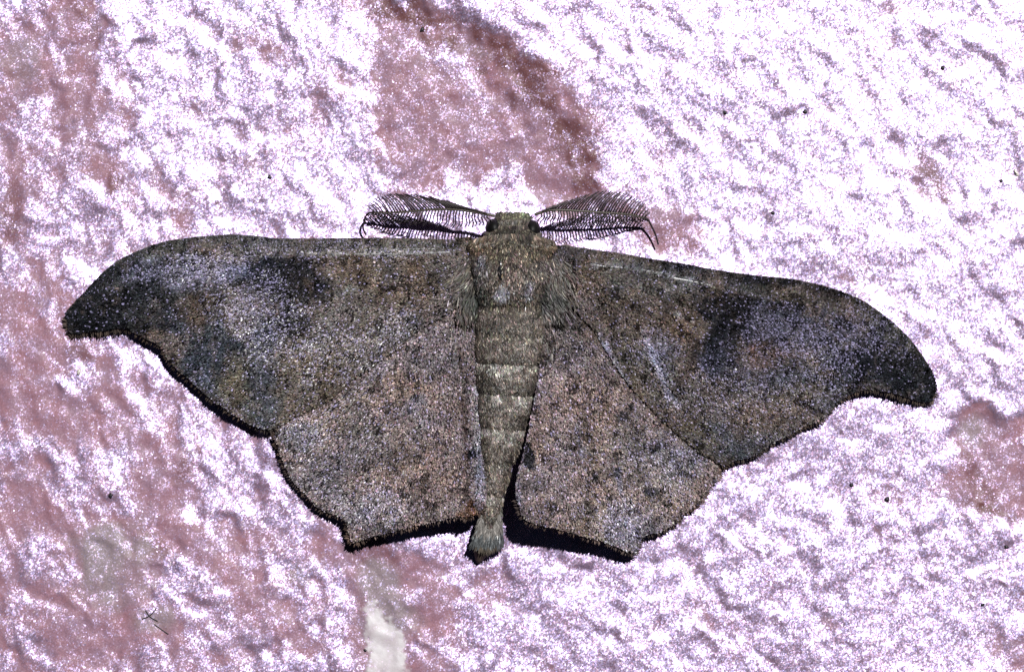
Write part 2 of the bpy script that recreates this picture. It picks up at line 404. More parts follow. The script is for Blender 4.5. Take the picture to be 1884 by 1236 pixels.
def build_wing(name, outline, fringe_spans, hf, root, base, blob_list, streaks, n_scales, seed, label=None, costa=None, speck=0.12, sleng=6.2, veins=(), sheen_zones=(), dull=()):
    r = np.random.default_rng(seed)
    P = catmull(outline, 4, True)
    # fringe flags by nearest outline point
    n = len(P); T = np.roll(P, -1, 0) - np.roll(P, 1, 0); T /= np.linalg.norm(T, axis=1)[:, None]
    Nn = np.c_[T[:, 1], -T[:, 0]]
    area = 0.5 * np.sum(P[:, 0] * np.roll(P[:, 1], -1) - np.roll(P[:, 0], -1) * P[:, 1])
    if area < 0: Nn = -Nn                            # outward
    flag = np.zeros(n, bool)
    for span in fringe_spans:
        d, _ = seg_dist(P[:, 0], P[:, 1], span); flag |= d < 7
    inset = np.where(flag, 9.0, 1.5)
    for _ in range(3): inset = (np.roll(inset, 1) + inset * 2 + np.roll(inset, -1)) / 4
    Q = P - Nn * inset[:, None] + (r.random((n, 1)) - .5) * 1.2 * Nn
    # membrane: constrained triangulation
    lo, hi = Q.min(0), Q.max(0)
    gxx, gyy = np.meshgrid(np.arange(lo[0], hi[0], 7), np.arange(lo[1], hi[1], 7))
    gp = np.c_[gxx.ravel(), gyy.ravel()] + (r.random((gxx.size, 2)) - .5) * 2
    dq, _ = seg_dist(gp[:, 0], gp[:, 1], [tuple(p) for p in np.r_[Q, Q[:1]]])
    gp = gp[in_poly(gp[:, 0], gp[:, 1], Q) & (dq > 4)]
    pts = [Vector(p) for p in Q] + [Vector(p) for p in gp]
    vo, _, fo, *_ = delaunay_2d_cdt(pts, [(i, (i + 1) % n) for i in range(n)], [], 1, 1e-4)
    vo = np.array([tuple(p) for p in vo])
    V = world(vo[:, 0], vo[:, 1], hf(vo[:, 0], vo[:, 1]))
    me = bpy.data.meshes.new(name); me.from_pydata(V.tolist(), [], [tuple(f) for f in fo]); me.update()
    if me.polygons and sum(p.normal.z for p in me.polygons) < 0: me.flip_normals()
    o = new_obj(name, me, M_memb, moth)
    if label: o['label'] = label
    md = o.modifiers.new('thickness', 'SOLIDIFY'); md.thickness = 1.6 * S; md.offset = -1
    # scales
    u = r.uniform(lo[0], hi[0], n_scales * 4); v = r.uniform(lo[1], hi[1], n_scales * 4)
    k = in_poly(u, v, Q); u, v = u[k][:n_scales], v[k][:n_scales]; k = len(u)
    ang = np.arctan2(v - root[1], u - root[0]) + 0.25 * fbm(u, v, 90, 2, seed + 20)
    lead = np.zeros(k)
    if costa is not None:
        dc, _ = seg_dist(u, v, costa); lead = 1 - sstep(16, 46, dc)
        tgt = -math.pi / 2 + (0.5 if root[0] < outline[len(outline) // 2][0] else -0.5)
        dx = np.cos(ang) * (1 - lead) + np.cos(tgt) * lead; dy = np.sin(ang) * (1 - lead) + np.sin(tgt) * lead
        ang = np.arctan2(dy, dx)
    ang += r.normal(0, 0.16, k)
    col = wing_colour(u, v, base, blob_list, streaks, seed) * (0.92 if name == 'hindwing' else 0.84)
    jit = 1.0 * np.exp(r.normal(0, 0.42, k))[:, None]; tint = 1 + r.normal(0, 0.07, (k, 3)); col = col * jit * tint
    dark = (fbm(u, v, 13, 3, seed + 30) > 0.50) & (r.random(k) < 0.75) | (r.random(k) < speck * 0.35)
    col[dark] *= 0.22
    fz = blobs(u, v, list(sheen_zones), 0.4 * fbm(u, v, 30, 3, seed + 40)) if sheen_zones else np.zeros(k)
    pale = r.random(k) < 0.055 + 0.30 * np.clip(fz, 0, 1)
    col[pale] = col[pale] * 1.2 + np.array([0.165, 0.148, 0.25]) * r.uniform(.3, 1.6, (pale.sum(), 1))  # glints and lilac sheen painted into the colour of some scales
    edge, _ = seg_dist(u, v, [tuple(p) for p in Q[flag]]); col *= (0.80 + 0.20 * sstep(4, 26, edge))[:, None]
    order = np.argsort(-np.hypot(u - root[0], v - root[1]))      # laid like roof tiles, inner ones on top
    lift = 1.2 + r.gamma(1.6, 1.1, k); roll = r.normal(0, 0.32, k)
    L = sleng * r.uniform(0.75, 1.25, k); W = L * r.uniform(0.36, 0.52, k)
    gl = np.clip(0.10 + 0.8 * np.clip(fz, 0, 1) + 0.12 * fbm(u, v, 50, 3, seed + 50), 0.04, 1.0) * np.where(r.random(k) < .12, 1.6, 0.8)
    if dull: gl *= 1 - 0.85 * np.clip(blobs(u, v, list(dull)), 0, 1)
    if costa is not None:
        far = dc > 5.5; u, v, ang, L, W, lift, roll, col, gl, lead = [q[far] for q in (u, v, ang, L, W, lift, roll, col, gl, lead)]
        L = L * (1 - 0.25 * lead); lift = lift * (1 - .3 * lead)
    scales('scales', u, v, ang, L, W, hf, lift, roll, np.clip(col, 0.004, 0.8), M_scale, o, 0.45, gloss=gl)
    # fringe
    nf = int(flag.sum() * 4 / 0.9); idx = r.choice(np.where(flag)[0], nf); tt = r.random(nf)
    A = Q[idx] * (1 - tt[:, None]) + Q[(idx + 1) % n] * tt[:, None]; no = Nn[idx]
    A = A - no * r.uniform(0, 4, (nf, 1))
    fa = np.arctan2(no[:, 1], no[:, 0]) + r.normal(0, 0.22, nf)
    fl = r.uniform(8, 16, nf); fc = wing_colour(A[:, 0], A[:, 1], np.array(base) * 0.85, [], [], seed) * np.exp(r.normal(0, .35, nf))[:, None] * np.array([0.62, 0.56, 0.47])
    scales('fringe', A[:, 0], A[:, 1], fa, fl, r.uniform(1.2, 2.2, nf), hf, -r.uniform(2, 11, nf), r.normal(0, .4, nf), np.clip(fc, .004, .5), M_fringe, o, 0.7, 0.1, 0.5)
    for pts_, rad in veins:
        c = catmull(pts_, 8); hh = hf(c[:, 0], c[:, 1]) + 1.7
        rr = rad * (1 - 0.6 * np.linspace(0, 1, len(c)))
        Vt, Ft = tube(np.c_[c, hh], rr, 6); new_obj('vein', py_mesh('vein', Vt, Ft), M_vein, o)
    return o

def ridged(tps, root, k, amp, phase):
    def f(u, v):
        u = np.asarray(u, float); v = np.asarray(v, float)
        a = np.arctan2(v - root[1], u - root[0]); d = np.hypot(u - root[0], v - root[1])
        rd = np.abs(np.sin(a * k + phase)) ; rd = (1 - rd) ** 4
        return tps(u, v) + amp * rd * sstep(60, 200, d) + 0.5 * fbm(u, v, 60, 2, 77)
    return f

LF = [(872, 440), (835, 440), (800, 438), (700, 436), (600, 437), (542, 437), (508, 437), (467, 432), (423, 430), (389, 432), (338, 437), (297, 444), (263, 456), (229, 471), (202, 488), (178, 510), (154, 536), (134, 556), (120, 573),
      (117, 592), (124, 616), (144, 622), (168, 618), (195, 617), (226, 611), (246, 618), (270, 630), (294, 643), (309, 667), (331, 689), (358, 713), (382, 735), (413, 757), (440, 774), (467, 788), (501, 795),
      (554, 770), (588, 754), (621, 736), (655, 703), (703, 669), (740, 643), (775, 612), (830, 580), (880, 540), (895, 480)]
LF_margin = LF[19:36]; LF_inner = LF[35:45]
LF_costa = LF[1:19]
RF = [(1030, 450), (1062, 453), (1095, 458), (1145, 465), (1200, 475), (1255, 483), (1311, 494), (1382, 504), (1453, 511), (1507, 522), (1553, 536), (1589, 552), (1624, 576), (1656, 602), (1685, 634), (1706, 666), (1718, 698),
      (1722, 730), (1713, 745), (1699, 747), (1667, 740), (1635, 728), (1599, 722), (1571, 728), (1542, 746), (1514, 776), (1482, 788), (1461, 801), (1429, 816), (1393, 840), (1357, 851), (1329, 862),
      (1289, 841), (1257, 818), (1217, 782), (1178, 742), (1138, 695), (1098, 635), (1080, 605), (1045, 570), (1000, 540), (990, 480)]
RF_costa = RF[0:16]; RF_margin = RF[17:32]; RF_inner = RF[31:41]
LH = [(502, 794), (501, 811), (510, 833), (521, 863), (536, 889), (554, 907), (573, 929), (595, 945), (629, 957), (635, 974), (640, 996), (655, 1002), (690, 990), (740, 978), (796, 965), (852, 953), (856, 958), (874, 952), (893, 937),
      (896, 880), (895, 840), (886, 788), (880, 692), (876, 636), (874, 580), (868, 530), (800, 545), (700, 610), (620, 680), (540, 740)]
LH_margin = LH[0:19]
RH = [(1001, 560), (993, 659), (985, 711), (975, 770), (963, 830), (951, 877), (948, 925), (955, 950), (979, 966), (1031, 978), (1078, 993), (1122, 1006), (1162, 1022), (1177, 1014), (1187, 990), (1217, 981), (1249, 964), (1265, 945),
      (1296, 924), (1312, 897), (1327, 866), (1270, 805), (1210, 730), (1160, 660), (1110, 590), (1060, 550), (1010, 530)]
RH_margin = RH[6:21]

t_lh = TPS([(868, 540, 50), (880, 700, 48), (893, 840, 48), (880, 945, 62), (850, 950, 60), (760, 965, 48), (655, 1000, 28), (636, 970, 22), (560, 910, 13), (502, 800, 12), (540, 750, 16), (640, 690, 26), (740, 600, 38), (700, 850, 40), (820, 850, 48)])
t_rh = TPS([(1001, 560, 52), (985, 711, 54), (955, 900, 74), (965, 955, 78), (1031, 978, 66), (1080, 988, 52), (1165, 1020, 28), (1187, 990, 22), (1250, 960, 16), (1327, 868, 12), (1230, 760, 20), (1120, 610, 36), (1130, 850, 44), (1040, 800, 54)])
t_lf = TPS([(872, 440, 60), (700, 437, 46), (450, 432, 34), (300, 444, 24), (200, 490, 18), (120, 590, 8), (240, 615, 14), (310, 668, 14), (380, 735, 14), (501, 795, 16), (621, 736, 38), (740, 643, 50), (880, 540, 62), (600, 560, 54), (350, 540, 32), (780, 520, 60), (470, 480, 42)])
t_rf = TPS([(1030, 450, 60), (1200, 475, 46), (1382, 504, 34), (1553, 536, 24), (1685, 634, 16), (1720, 735, 8), (1600, 722, 18), (1542, 746, 18), (1461, 801, 18), (1329, 862, 20), (1217, 782, 38), (1098, 635, 54), (1000, 540, 62), (1300, 640, 50), (1550, 630, 30), (1120, 530, 60), (1400, 560, 42)])
f_lh = ridged(t_lh, (872, 500), 9, 2.6, 0.3)
f_rh = ridged(t_rh, (1005, 500), 9, 2.6, 0.9)
g_lf = ridged(t_lf, (890, 460), 10, 3.0, 0.4)
g_rf = ridged(t_rf, (1010, 465), 10, 3.0, 1.0)
def rest_on(upper, lower, line):      # the upper wing's hind margin lies on the lower wing
    def f(u, v):
        u = np.asarray(u, float); v = np.asarray(v, float); d, _ = seg_dist(u, v, line); t = 1 - sstep(0, 100, d)
        return upper(u, v) * (1 - t) + (lower(u, v) + 5.5) * t
    return f
f_lf = rest_on(g_lf, f_lh, LF_inner); f_rf = rest_on(g_rf, f_rh, RF_inner)
def lh_h(u, v):           # pleats beside the abdomen
    u = np.asarray(u, float); v = np.asarray(v, float)
    x = u - (852 + 8 * sstep(600, 950, v)); m = sstep(620, 700, v)
    return f_lh(u, v) + m * (-4.5 * np.exp(-(x / 5) ** 2) + 2.0 * np.exp(-((x - 26) / 6) ** 2))

BROWN = (0.112, 0.086, 0.070); DARK = (0.016, 0.016, 0.020); BLUE = (0.058, 0.063, 0.072); LILAC = (0.17, 0.16, 0.20); TAN = (0.15, 0.118, 0.096); GREY = (0.11, 0.105, 0.10); OLIVE = (0.108, 0.090, 0.070)
PINK = (0.175, 0.138, 0.138); RUST = (0.16, 0.085, 0.055)
build_wing('hindwing', LH, [LH_margin], lh_h, (872, 500), (0.170, 0.134, 0.136),
    [(640, 760, 90, 60, -30, TAN, .4), (700, 800, 80, 60, 0, BROWN, .3), (560, 800, 40, 30, -30, (0.10, 0.10, 0.12), .6), (740, 690, 60, 60, 0, BROWN, .15), (780, 900, 90, 60, 0, PINK, .7), (700, 930, 60, 40, 0, LILAC, .25),
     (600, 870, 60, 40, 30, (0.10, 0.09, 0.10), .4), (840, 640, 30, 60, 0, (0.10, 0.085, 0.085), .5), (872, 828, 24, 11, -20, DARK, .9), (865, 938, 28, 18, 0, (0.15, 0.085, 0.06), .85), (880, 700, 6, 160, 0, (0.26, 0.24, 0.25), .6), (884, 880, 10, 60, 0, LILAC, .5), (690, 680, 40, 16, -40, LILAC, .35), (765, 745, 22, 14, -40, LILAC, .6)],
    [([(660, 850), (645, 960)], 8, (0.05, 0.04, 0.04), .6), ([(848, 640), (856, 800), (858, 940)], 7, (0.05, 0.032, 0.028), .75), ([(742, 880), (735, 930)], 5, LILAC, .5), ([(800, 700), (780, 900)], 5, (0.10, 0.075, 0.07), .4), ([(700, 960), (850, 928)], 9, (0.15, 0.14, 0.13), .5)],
    62000, 101, 'left hindwing, pinkish grey, pleated beside the abdomen', speck=.35, sheen_zones=[(560, 790, 60, 40, -30, .5), (700, 920, 60, 40, 0, .4), (620, 950, 60, 20, 20, .3), (640, 820, 160, 120, 0, .2)])
build_wing('hindwing', RH, [RH_margin], f_rh, (1005, 500), (0.170, 0.132, 0.132),
    [(1150, 860, 100, 70, 30, TAN, .4), (1120, 780, 80, 90, 20, BROWN, .3), (1060, 700, 60, 80, 0, PINK, .5), (1030, 900, 70, 70, 0, PINK, .75), (1140, 960, 60, 36, 20, LILAC, .35), (1230, 830, 50, 50, 40, (0.13, 0.12, 0.13), .4), (1090, 960, 30, 40, 0, TAN, .5),
     (975, 838, 10, 24, -20, DARK, .95), (1095, 875, 10, 16, 0, DARK, .7), (1135, 865, 8, 14, 0, DARK, .7), (1200, 818, 8, 14, 0, DARK, .7), (1195, 900, 16, 10, 0, (0.03, 0.03, 0.04), .7), (1140, 762, 12, 10, 0, DARK, .6), (1160, 745, 6, 12, 0, DARK, .6), (1030, 620, 50, 60, 0, (0.09, 0.075, 0.07), .5)],
    [([(990, 690), (958, 840), (952, 920)], 9, (0.22, 0.20, 0.26), .7), ([(1130, 860), (1150, 930)], 5, LILAC, .5), ([(1060, 780), (1070, 830)], 7, LILAC, .5)],
    62000, 202, 'right hindwing, pinkish grey, lifted clear of the abdomen', speck=.35, sheen_zones=[(1140, 960, 70, 50, 20, .5), (1230, 840, 70, 70, 0, .35), (1130, 820, 170, 160, 0, .15)])
build_wing('forewing', LF, [LF_margin, LF_inner], f_lf, (890, 460), (0.120, 0.098, 0.092),
    [(620, 500, 110, 50, 0, BROWN, .45), (760, 500, 110, 60, 0, (0.11, 0.088, 0.07), .4), (600, 620, 110, 60, -20, (0.13, 0.115, 0.105), .55), (560, 700, 110, 60, -20, OLIVE, .45), (700, 600, 80, 50, -20, (0.14, 0.12, 0.11), .5),
     (215, 555, 170, 76, -32, (0.026, 0.027, 0.031), .88), (170, 590, 90, 40, -10, (0.014, 0.015, 0.018), .75), (330, 560, 80, 36, -20, (0.05, 0.047, 0.046), .6), (320, 590, 60, 24, 10, (0.022, 0.024, 0.03), .6),
     (375, 575, 40, 28, 0, (0.10, 0.07, 0.052), .7), (400, 665, 90, 60, 35, (0.040, 0.045, 0.056), .8), (440, 710, 36, 40, 0, (0.10, 0.088, 0.065), .6), (480, 740, 30, 40, 0, BLUE, .6), (490, 640, 24, 80, 0, (0.05, 0.052, 0.065), .55),
     (500, 500, 80, 40, 15, DARK, .9), (530, 530, 60, 60, 20, DARK, .98), (520, 560, 44, 50, 0, DARK, .6), (545, 560, 36, 60, -10, (0.018, 0.018, 0.02), .75), (470, 500, 60, 30, 0, DARK, .6), (390, 500, 80, 22, -8, (0.13, 0.125, 0.17), .75), (300, 495, 60, 20, -14, (0.09, 0.09, 0.11), .5), (280, 462, 80, 14, -14, (0.12, 0.115, 0.10), .5),
     (700, 455, 180, 16, 0, (0.12, 0.118, 0.115), .6), (450, 448, 120, 14, 0, (0.11, 0.105, 0.10), .5), (470, 560, 40, 30, 0, LILAC, .2)],
    [(LF_costa[2:14], 18, (0.03, 0.03, 0.035), .6), ([(820, 466), (700, 468), (580, 468), (500, 462)], 5, (0.24, 0.24, 0.24), .55), ([(500, 790), (560, 764), (625, 728), (660, 694), (740, 636)], 10, (0.13, 0.11, 0.085), .7), ([(455, 578), (510, 566)], 5, LILAC, .8), ([(540, 700), (500, 780)], 7, BLUE, .4), ([(610, 545), (660, 525)], 5, (.16, .17, .17), .5)],
    108000, 303, 'left forewing, dark grey brown with a blackish cloud near the middle', LF_costa, .15,
    veins=[([(828, 464), (760, 467), (690, 468), (600, 467)], 2.3), ([(800, 458), (740, 459), (660, 459)], 1.5)],
    dull=[(200, 560, 170, 80, -30, 1), (340, 620, 80, 60, 20, .7), (350, 700, 120, 60, 40, .6)], sheen_zones=[(390, 498, 90, 24, -8, 1.0), (290, 490, 60, 20, -14, .6), (480, 560, 90, 60, 0, .8), (540, 620, 80, 60, 0, .55), (680, 640, 110, 60, -20, .55), (600, 460, 260, 18, 0, .4), (420, 740, 80, 20, 40, .4)])
build_wing('forewing', RF, [RF_margin, RF_inner], f_rf, (1010, 465), (0.120, 0.098, 0.092),
    [(1130, 510, 90, 46, 10, (0.12, 0.088, 0.064), .5), (1280, 580, 110, 46, 15, BROWN, .5), (1200, 520, 90, 30, 10, GREY, .5), (1180, 680, 80, 60, 40, (0.125, 0.11, 0.09), .5), (1280, 760, 90, 60, 30, (0.12, 0.10, 0.095), .5),
     (1620, 665, 130, 76, 42, (0.026, 0.027, 0.032), .85), (1570, 668, 80, 34, 0, (0.013, 0.014, 0.018), .8), (1670, 695, 60, 60, 50, (0.02, 0.021, 0.025), .7), (1565, 590, 30, 34, 0, (0.10, 0.075, 0.066), .7), (1610, 585, 70, 18, 42, (0.12, 0.115, 0.10), .5),
     (1370, 590, 84, 66, 10, DARK, .98), (1330, 640, 50, 60, 0, DARK, .6), (1350, 560, 70, 30, 10, DARK, .8), (1330, 630, 44, 40, 0, (0.018, 0.017, 0.018), .7), (1430, 560, 80, 22, 10, DARK, .8), (1310, 660, 36, 30, 0, (0.03, 0.032, 0.045), .6), (1470, 610, 110, 50, 10, (0.05, 0.05, 0.068), .7), (1420, 660, 90, 50, 0, (0.07, 0.062, 0.075), .5), (1400, 655, 60, 20, 10, (0.12, 0.075, 0.06), .6),
     (1480, 700, 80, 50, 0, (0.06, 0.063, 0.075), .55), (1450, 730, 60, 26, -20, (0.11, 0.085, 0.06), .5), (1320, 810, 50, 34, 20, BLUE, .5), (1270, 800, 40, 30, 30, (0.13, 0.11, 0.085), .6), (1400, 800, 60, 30, -20, BLUE, .35), (1440, 545, 100, 12, 8, (0.09, 0.085, 0.08), .5), (1210, 635, 40, 20, 10, LILAC, .35)],
    [(RF_costa[4:13], 32, (0.012, 0.012, 0.014), .97), ([(1085, 488), (1150, 492), (1230, 511), (1310, 525)], 5, (0.22, 0.22, 0.23), .5), ([(1098, 622), (1128, 668), (1148, 700)], 10, (0.34, 0.32, 0.40), 1.0), ([(1180, 608), (1206, 665), (1224, 712), (1245, 740)], 9, (0.32, 0.30, 0.38), 1.0), ([(1135, 600), (1150, 625)], 5, LILAC, .6),
     ([(1324, 858), (1285, 834), (1253, 808), (1213, 774), (1174, 734)], 9, (0.10, 0.078, 0.05), .6), ([(1240, 575), (1270, 590)], 5, (.2, .2, .22), .6)],
    108000, 404, 'right forewing, dark grey brown with a black cloud and two pale streaks', RF_costa, .15,
    veins=[([(1088, 486), (1110, 490), (1150, 493)], 1.9), ([(1235, 511), (1270, 517), (1312, 526)], 2.3), ([(1180, 496), (1200, 500), (1235, 505)], 1.0)],
    dull=[(1640, 680, 110, 80, 45, 1), (1540, 690, 60, 40, 0, .7), (1330, 500, 60, 60, 0, .3)], sheen_zones=[(1480, 610, 120, 50, 12, .7), (1430, 680, 130, 70, 0, .5), (1610, 600, 70, 30, 40, .6), (1200, 640, 60, 30, 20, .5), (1350, 760, 130, 70, 0, .3), (1190, 690, 90, 60, 40, .25)])

# --- body: lofts
def loft(stations, sides=28, exp=2.0):
    """stations: (u, v, half width, top, bottom) across the long axis v"""
    V = []; F = []
    for (u, v, hw, top, bot) in stations:
        for j in range(sides):
            th = 2 * math.pi * j / sides; c, s = math.cos(th), math.sin(th)
            mid = (top + bot) / 2; hh = (top - bot) / 2
            V.append((u + hw * abs(c) ** (2 / exp) * np.sign(c), v, mid + hh * abs(s) ** (2 / exp) * np.sign(s)))
    n = len(stations)
    for i in range(n - 1):
        for j in range(sides):
            k = (j + 1) % sides; F.append((i * sides + j, i * sides + k, (i + 1) * sides + k, (i + 1) * sides + j))
    F.append(tuple(range(sides))[::-1]); F.append(tuple((n - 1) * sides + j for j in range(sides)))
    return V, F

def loft_top(stations):
    A = np.array(stations, float)
    def f(u, v):
        u = np.asarray(u, float); v = np.asarray(v, float)
        cu = np.interp(v, A[:, 1], A[:, 0]); hw = np.interp(v, A[:, 1], A[:, 2]); tp = np.interp(v, A[:, 1], A[:, 3]); bt = np.interp(v, A[:, 1], A[:, 4])
        x = np.clip(np.abs(u - cu) / np.maximum(hw, 1e-3), 0, 0.995)
        return (tp + bt) / 2 + (tp - bt) / 2 * np.sqrt(1 - x * x)
    return f
G0 = -6
TH = [(942, 428, 26, 46, 8), (942, 436, 52, 66, 2), (941, 448, 70, 82, G0), (941, 466, 78, 94, G0), (940, 490, 76, 102, G0), (939, 515, 70, 104, G0), (938, 540, 66, 98, G0), (937, 560, 63, 88, G0), (937, 580, 55, 70, 4), (937, 590, 30, 50, 20)]
AB = [(938, 560, 62, 78, 4), (937, 600, 64, 84, 2), (936, 640, 62, 82, 2), (932, 690, 57, 78, 2), (927, 745, 49, 73, 2), (921, 800, 40, 67, 2), (911, 860, 27, 60, 4), (905, 910, 20, 54, 6), (901, 950, 17, 48, 6), (897, 985, 15, 42, 8)]
HD = [(942, 396, 20, 30, 14), (942, 399, 31, 38, 6), (942, 405, 36, 46, 0), (943, 415, 40, 53, -2), (943, 430, 54, 62, -2), (943, 446, 50, 62, 4)]
f_th, f_ab, f_hd = loft_top(TH), loft_top(AB), loft_top(HD)

def smooth_stations(st, n):
    A = catmull(np.array(st), 3); return A
def add_body(name, st, parent=moth, mat=M_body):
    c = catmull(np.array(st, float)[:, [1, 0]], 6)
    A = np.array(st, float); vv = np.unique(np.r_[np.linspace(A[0, 1], A[-1, 1], 26)])
    S2 = [(np.interp(v, A[:, 1], A[:, 0]), v, np.interp(v, A[:, 1], A[:, 2]), np.interp(v, A[:, 1], A[:, 3]), np.interp(v, A[:, 1], A[:, 4])) for v in vv]
    V, F = loft(S2); return new_obj(name, py_mesh(name, V, F), mat, parent)
thorax = add_body('thorax', TH); head = add_body('head', HD)

def fuzz(name, n, region, hf, angf, colf, Lr, Wr, liftr, parent, seed, pointy=.75, mat=M_fuzz):
    r = np.random.default_rng(seed); (u0, u1, v0, v1), inside = region
    u = r.uniform(u0, u1, n * 8); v = r.uniform(v0, v1, n * 8); k = inside(u, v); u, v = u[k][:n], v[k][:n]; k = len(u)
    ang = angf(u, v) + r.normal(0, 0.22, k); col = colf(u, v) * 0.72 * np.exp(r.normal(0, .62, k))[:, None] * (1 + r.normal(0, .08, (k, 3)))
    dk = (fbm(u, v, 9, 2, seed + 5) > .45) & (r.random(k) < .7); col[dk] *= .25; br = r.random(k) < .05; col[br] *= 3.0
    L = r.uniform(*Lr, k); W = r.uniform(*Wr, k)
    return scales(name, u, v, ang, L, W, hf, r.uniform(*liftr, k), r.normal(0, .45, k), np.clip(col, .004, .7), mat, parent, pointy, 0.3, 0.2)

def mixcols(u, v, base, L, seed, sc=20):
    col = np.tile(np.array(base, float), (len(u), 1)); wob = .5 * fbm(u, v, sc, 3, seed)
    for (bu, bv, ru, rv, a, c, amt) in L:
        k = np.clip(blobs(u, v, [(bu, bv, ru, rv, a, amt)], wob), 0, 1)[:, None]; col = col * (1 - k) + np.array(c) * k
    return col * (1 + .35 * fbm(u, v, sc * .7, 3, seed + 1))[:, None]
SLOT = lambda u, v: ((u - 921) / 6.5) ** 2 + ((v - 496) / 19) ** 2 < 1
def th_in(u, v):
    hw = np.interp(v, [s[1] for s in TH], [s[2] for s in TH]); cu = np.interp(v, [s[1] for s in TH], [s[0] for s in TH])
    return (np.abs(u - cu) < hw * .97) & ~SLOT(u, v)
th_cols = lambda u, v: mixcols(u, v, (0.095, 0.077, 0.064), [(885, 448, 26, 20, 0, (0.12, 0.08, 0.05), .7), (1005, 450, 28, 18, 0, (0.12, 0.08, 0.05), .6), (941, 455, 50, 24, 0, (0.10, 0.086, 0.062), .7), (945, 500, 22, 36, 0, (0.14, 0.105, 0.09), .8),
    (884, 474, 9, 14, 0, LILAC, .8), (925, 534, 12, 12, 0, (0.34, 0.34, 0.40), .85), (972, 520, 9, 16, 0, (0.20, 0.19, 0.26), .6), (970, 538, 10, 7, 0, (0.34, 0.34, 0.36), .8), (880, 550, 28, 24, 0, (0.04, 0.043, 0.036), .9), (1012, 545, 24, 24, 0, (0.05, 0.053, 0.05), .8), (942, 565, 30, 16, 0, (0.10, 0.085, 0.05), .7), (880, 505, 20, 30, 0, (0.15, 0.145, 0.15), .5), (1015, 500, 24, 28, 0, (0.15, 0.14, 0.14), .5)], 11)
down = lambda u, v: math.pi / 2 - (u - 940) * 0.004
fuzz('hairs', 9000, ((860, 1025, 428, 585), th_in), f_th, down, th_cols, (8, 19), (2.2, 4.0), (2.0, 7), thorax, 12)
# long hair tufts over the wing roots and beside the body
def wing_top(u, v):
    a = np.where(u < 940, t_lf(u, v), t_rf(u, v)); a = np.where((v > 600), np.where(u < 940, t_lh(u, v), t_rh(u, v)) + 2, a); return np.maximum(a, f_th(u, v) * (np.abs(u - 940) < 80))
tuft_in = lambda u, v: ((np.abs(u - 944) - 40 > 0) & (np.random.default_rng(5).random(u.shape) < np.exp(-((np.abs(u - 944) - 70) / 25) ** 2) * (1 - sstep(560, 660, v)) * sstep(455, 490, v)))
tuft_ang = lambda u, v: math.pi / 2 - (u - 944) * 0.0062 * (1 - sstep(500, 620, v)) + 0.35 * fbm(u, v, 34, 2, 37)
tuft_cols = lambda u, v: mixcols(u, v, (0.085, 0.070, 0.062), [(884, 552, 40, 26, 0, (0.035, 0.04, 0.034), .9), (1012, 548, 34, 26, 0, (0.045, 0.05, 0.045), .8), (850, 520, 20, 30, 30, (0.12, 0.112, 0.10), .5), (870, 620, 40, 26, 0, (0.09, 0.08, 0.08), .6), (1030, 600, 30, 40, 0, (0.08, 0.068, 0.062), .6)], 31)
fuzz('hair_tuft', 1900, ((820, 1070, 455, 650), tuft_in), wing_top, tuft_ang, tuft_cols, (10, 24), (1.3, 2.3), (.5, 3), thorax, 32, .85)
rear_in = lambda u, v: (np.abs(u - 938) < 66) & (np.random.default_rng(6).random(u.shape) < 1 - sstep(560, 625, v))
rear_h = lambda u, v: np.maximum(f_th(u, v) * ((v > 430) & (v < 588)), f_ab(u, np.maximum(v, 565))) + 1
fuzz('rear_hairs', 2600, ((872, 1004, 540, 625), rear_in), rear_h, lambda u, v: math.pi / 2 - (u - 938) * 0.002 + 0.3 * fbm(u, v, 26, 2, 38), lambda u, v: mixcols(u, v, (0.125, 0.106, 0.085), [(938, 605, 60, 30, 0, (0.19, 0.17, 0.14), .6)], 33), (14, 30), (1.6, 2.8), (1, 5), thorax, 34, .85)
# bare glossy plate seen through the hair
V, F = loft([(921 + 0, 474, 2, 99, 90), (921, 480, 6, 103.5, 90), (921, 496, 8.5, 105, 90), (921, 512, 6, 104.5, 90), (921, 518, 2, 101, 92)], 14)
new_obj('bare_plate', py_mesh('bare_plate', V, F), M_gloss, thorax)
# collar
col_in = lambda u, v: ((u - 942) / 78) ** 2 + ((v - 448) / 18) ** 2 < 1
col_h = lambda u, v: 58 + 26 * np.sqrt(np.clip(1 - ((u - 942) / 90) ** 2, 0, 1)) - 0.02 * (v - 448) ** 2
fuzz('collar', 3200, ((856, 1028, 430, 468), col_in), col_h, lambda u, v: math.pi / 2 - (u - 942) * 0.006, lambda u, v: mixcols(u, v, (0.082, 0.068, 0.052), [(885, 446, 28, 18, 0, (0.105, 0.070, 0.044), .7), (1008, 448, 26, 16, 0, (0.10, 0.068, 0.044), .7), (945, 440, 30, 10, 0, (0.088, 0.077, 0.056), .5)], 41), (8, 15), (2.4, 4.2), (0.5, 4), thorax, 42)
# head scales
hd_in = lambda u, v: (np.abs(u - 942) < np.interp(v, [s[1] for s in HD], [s[2] for s in HD]) * .92)
eye_c = [(902, 418), (986, 421)]
def hd_in2(u, v):
    k = hd_in(u, v)
    for eu, ev in eye_c: k &= (((u - eu) / 18) ** 2 + ((v - ev) / 19) ** 2 > 1) | (np.abs(u - 943) < 24 + (v - 405) * .75)
    return k
fuzz('hairs', 3400, ((885, 1000, 397, 448), hd_in2), f_hd, lambda u, v: np.where(v < 415, -math.pi / 2, math.pi / 2) + (u - 942) * .012 * np.where(v < 415, 1, -1), lambda u, v: mixcols(u, v, (0.054, 0.046, 0.036), [(942, 402, 30, 8, 0, (0.09, 0.09, 0.055), .6), (970, 402, 10, 6, 0, (0.15, 0.17, 0.10), .6), (942, 428, 40, 12, 0, (0.035, 0.033, 0.025), .6)], 51), (5, 10), (2.2, 3.8), (.5, 3.5), head, 52, .6)
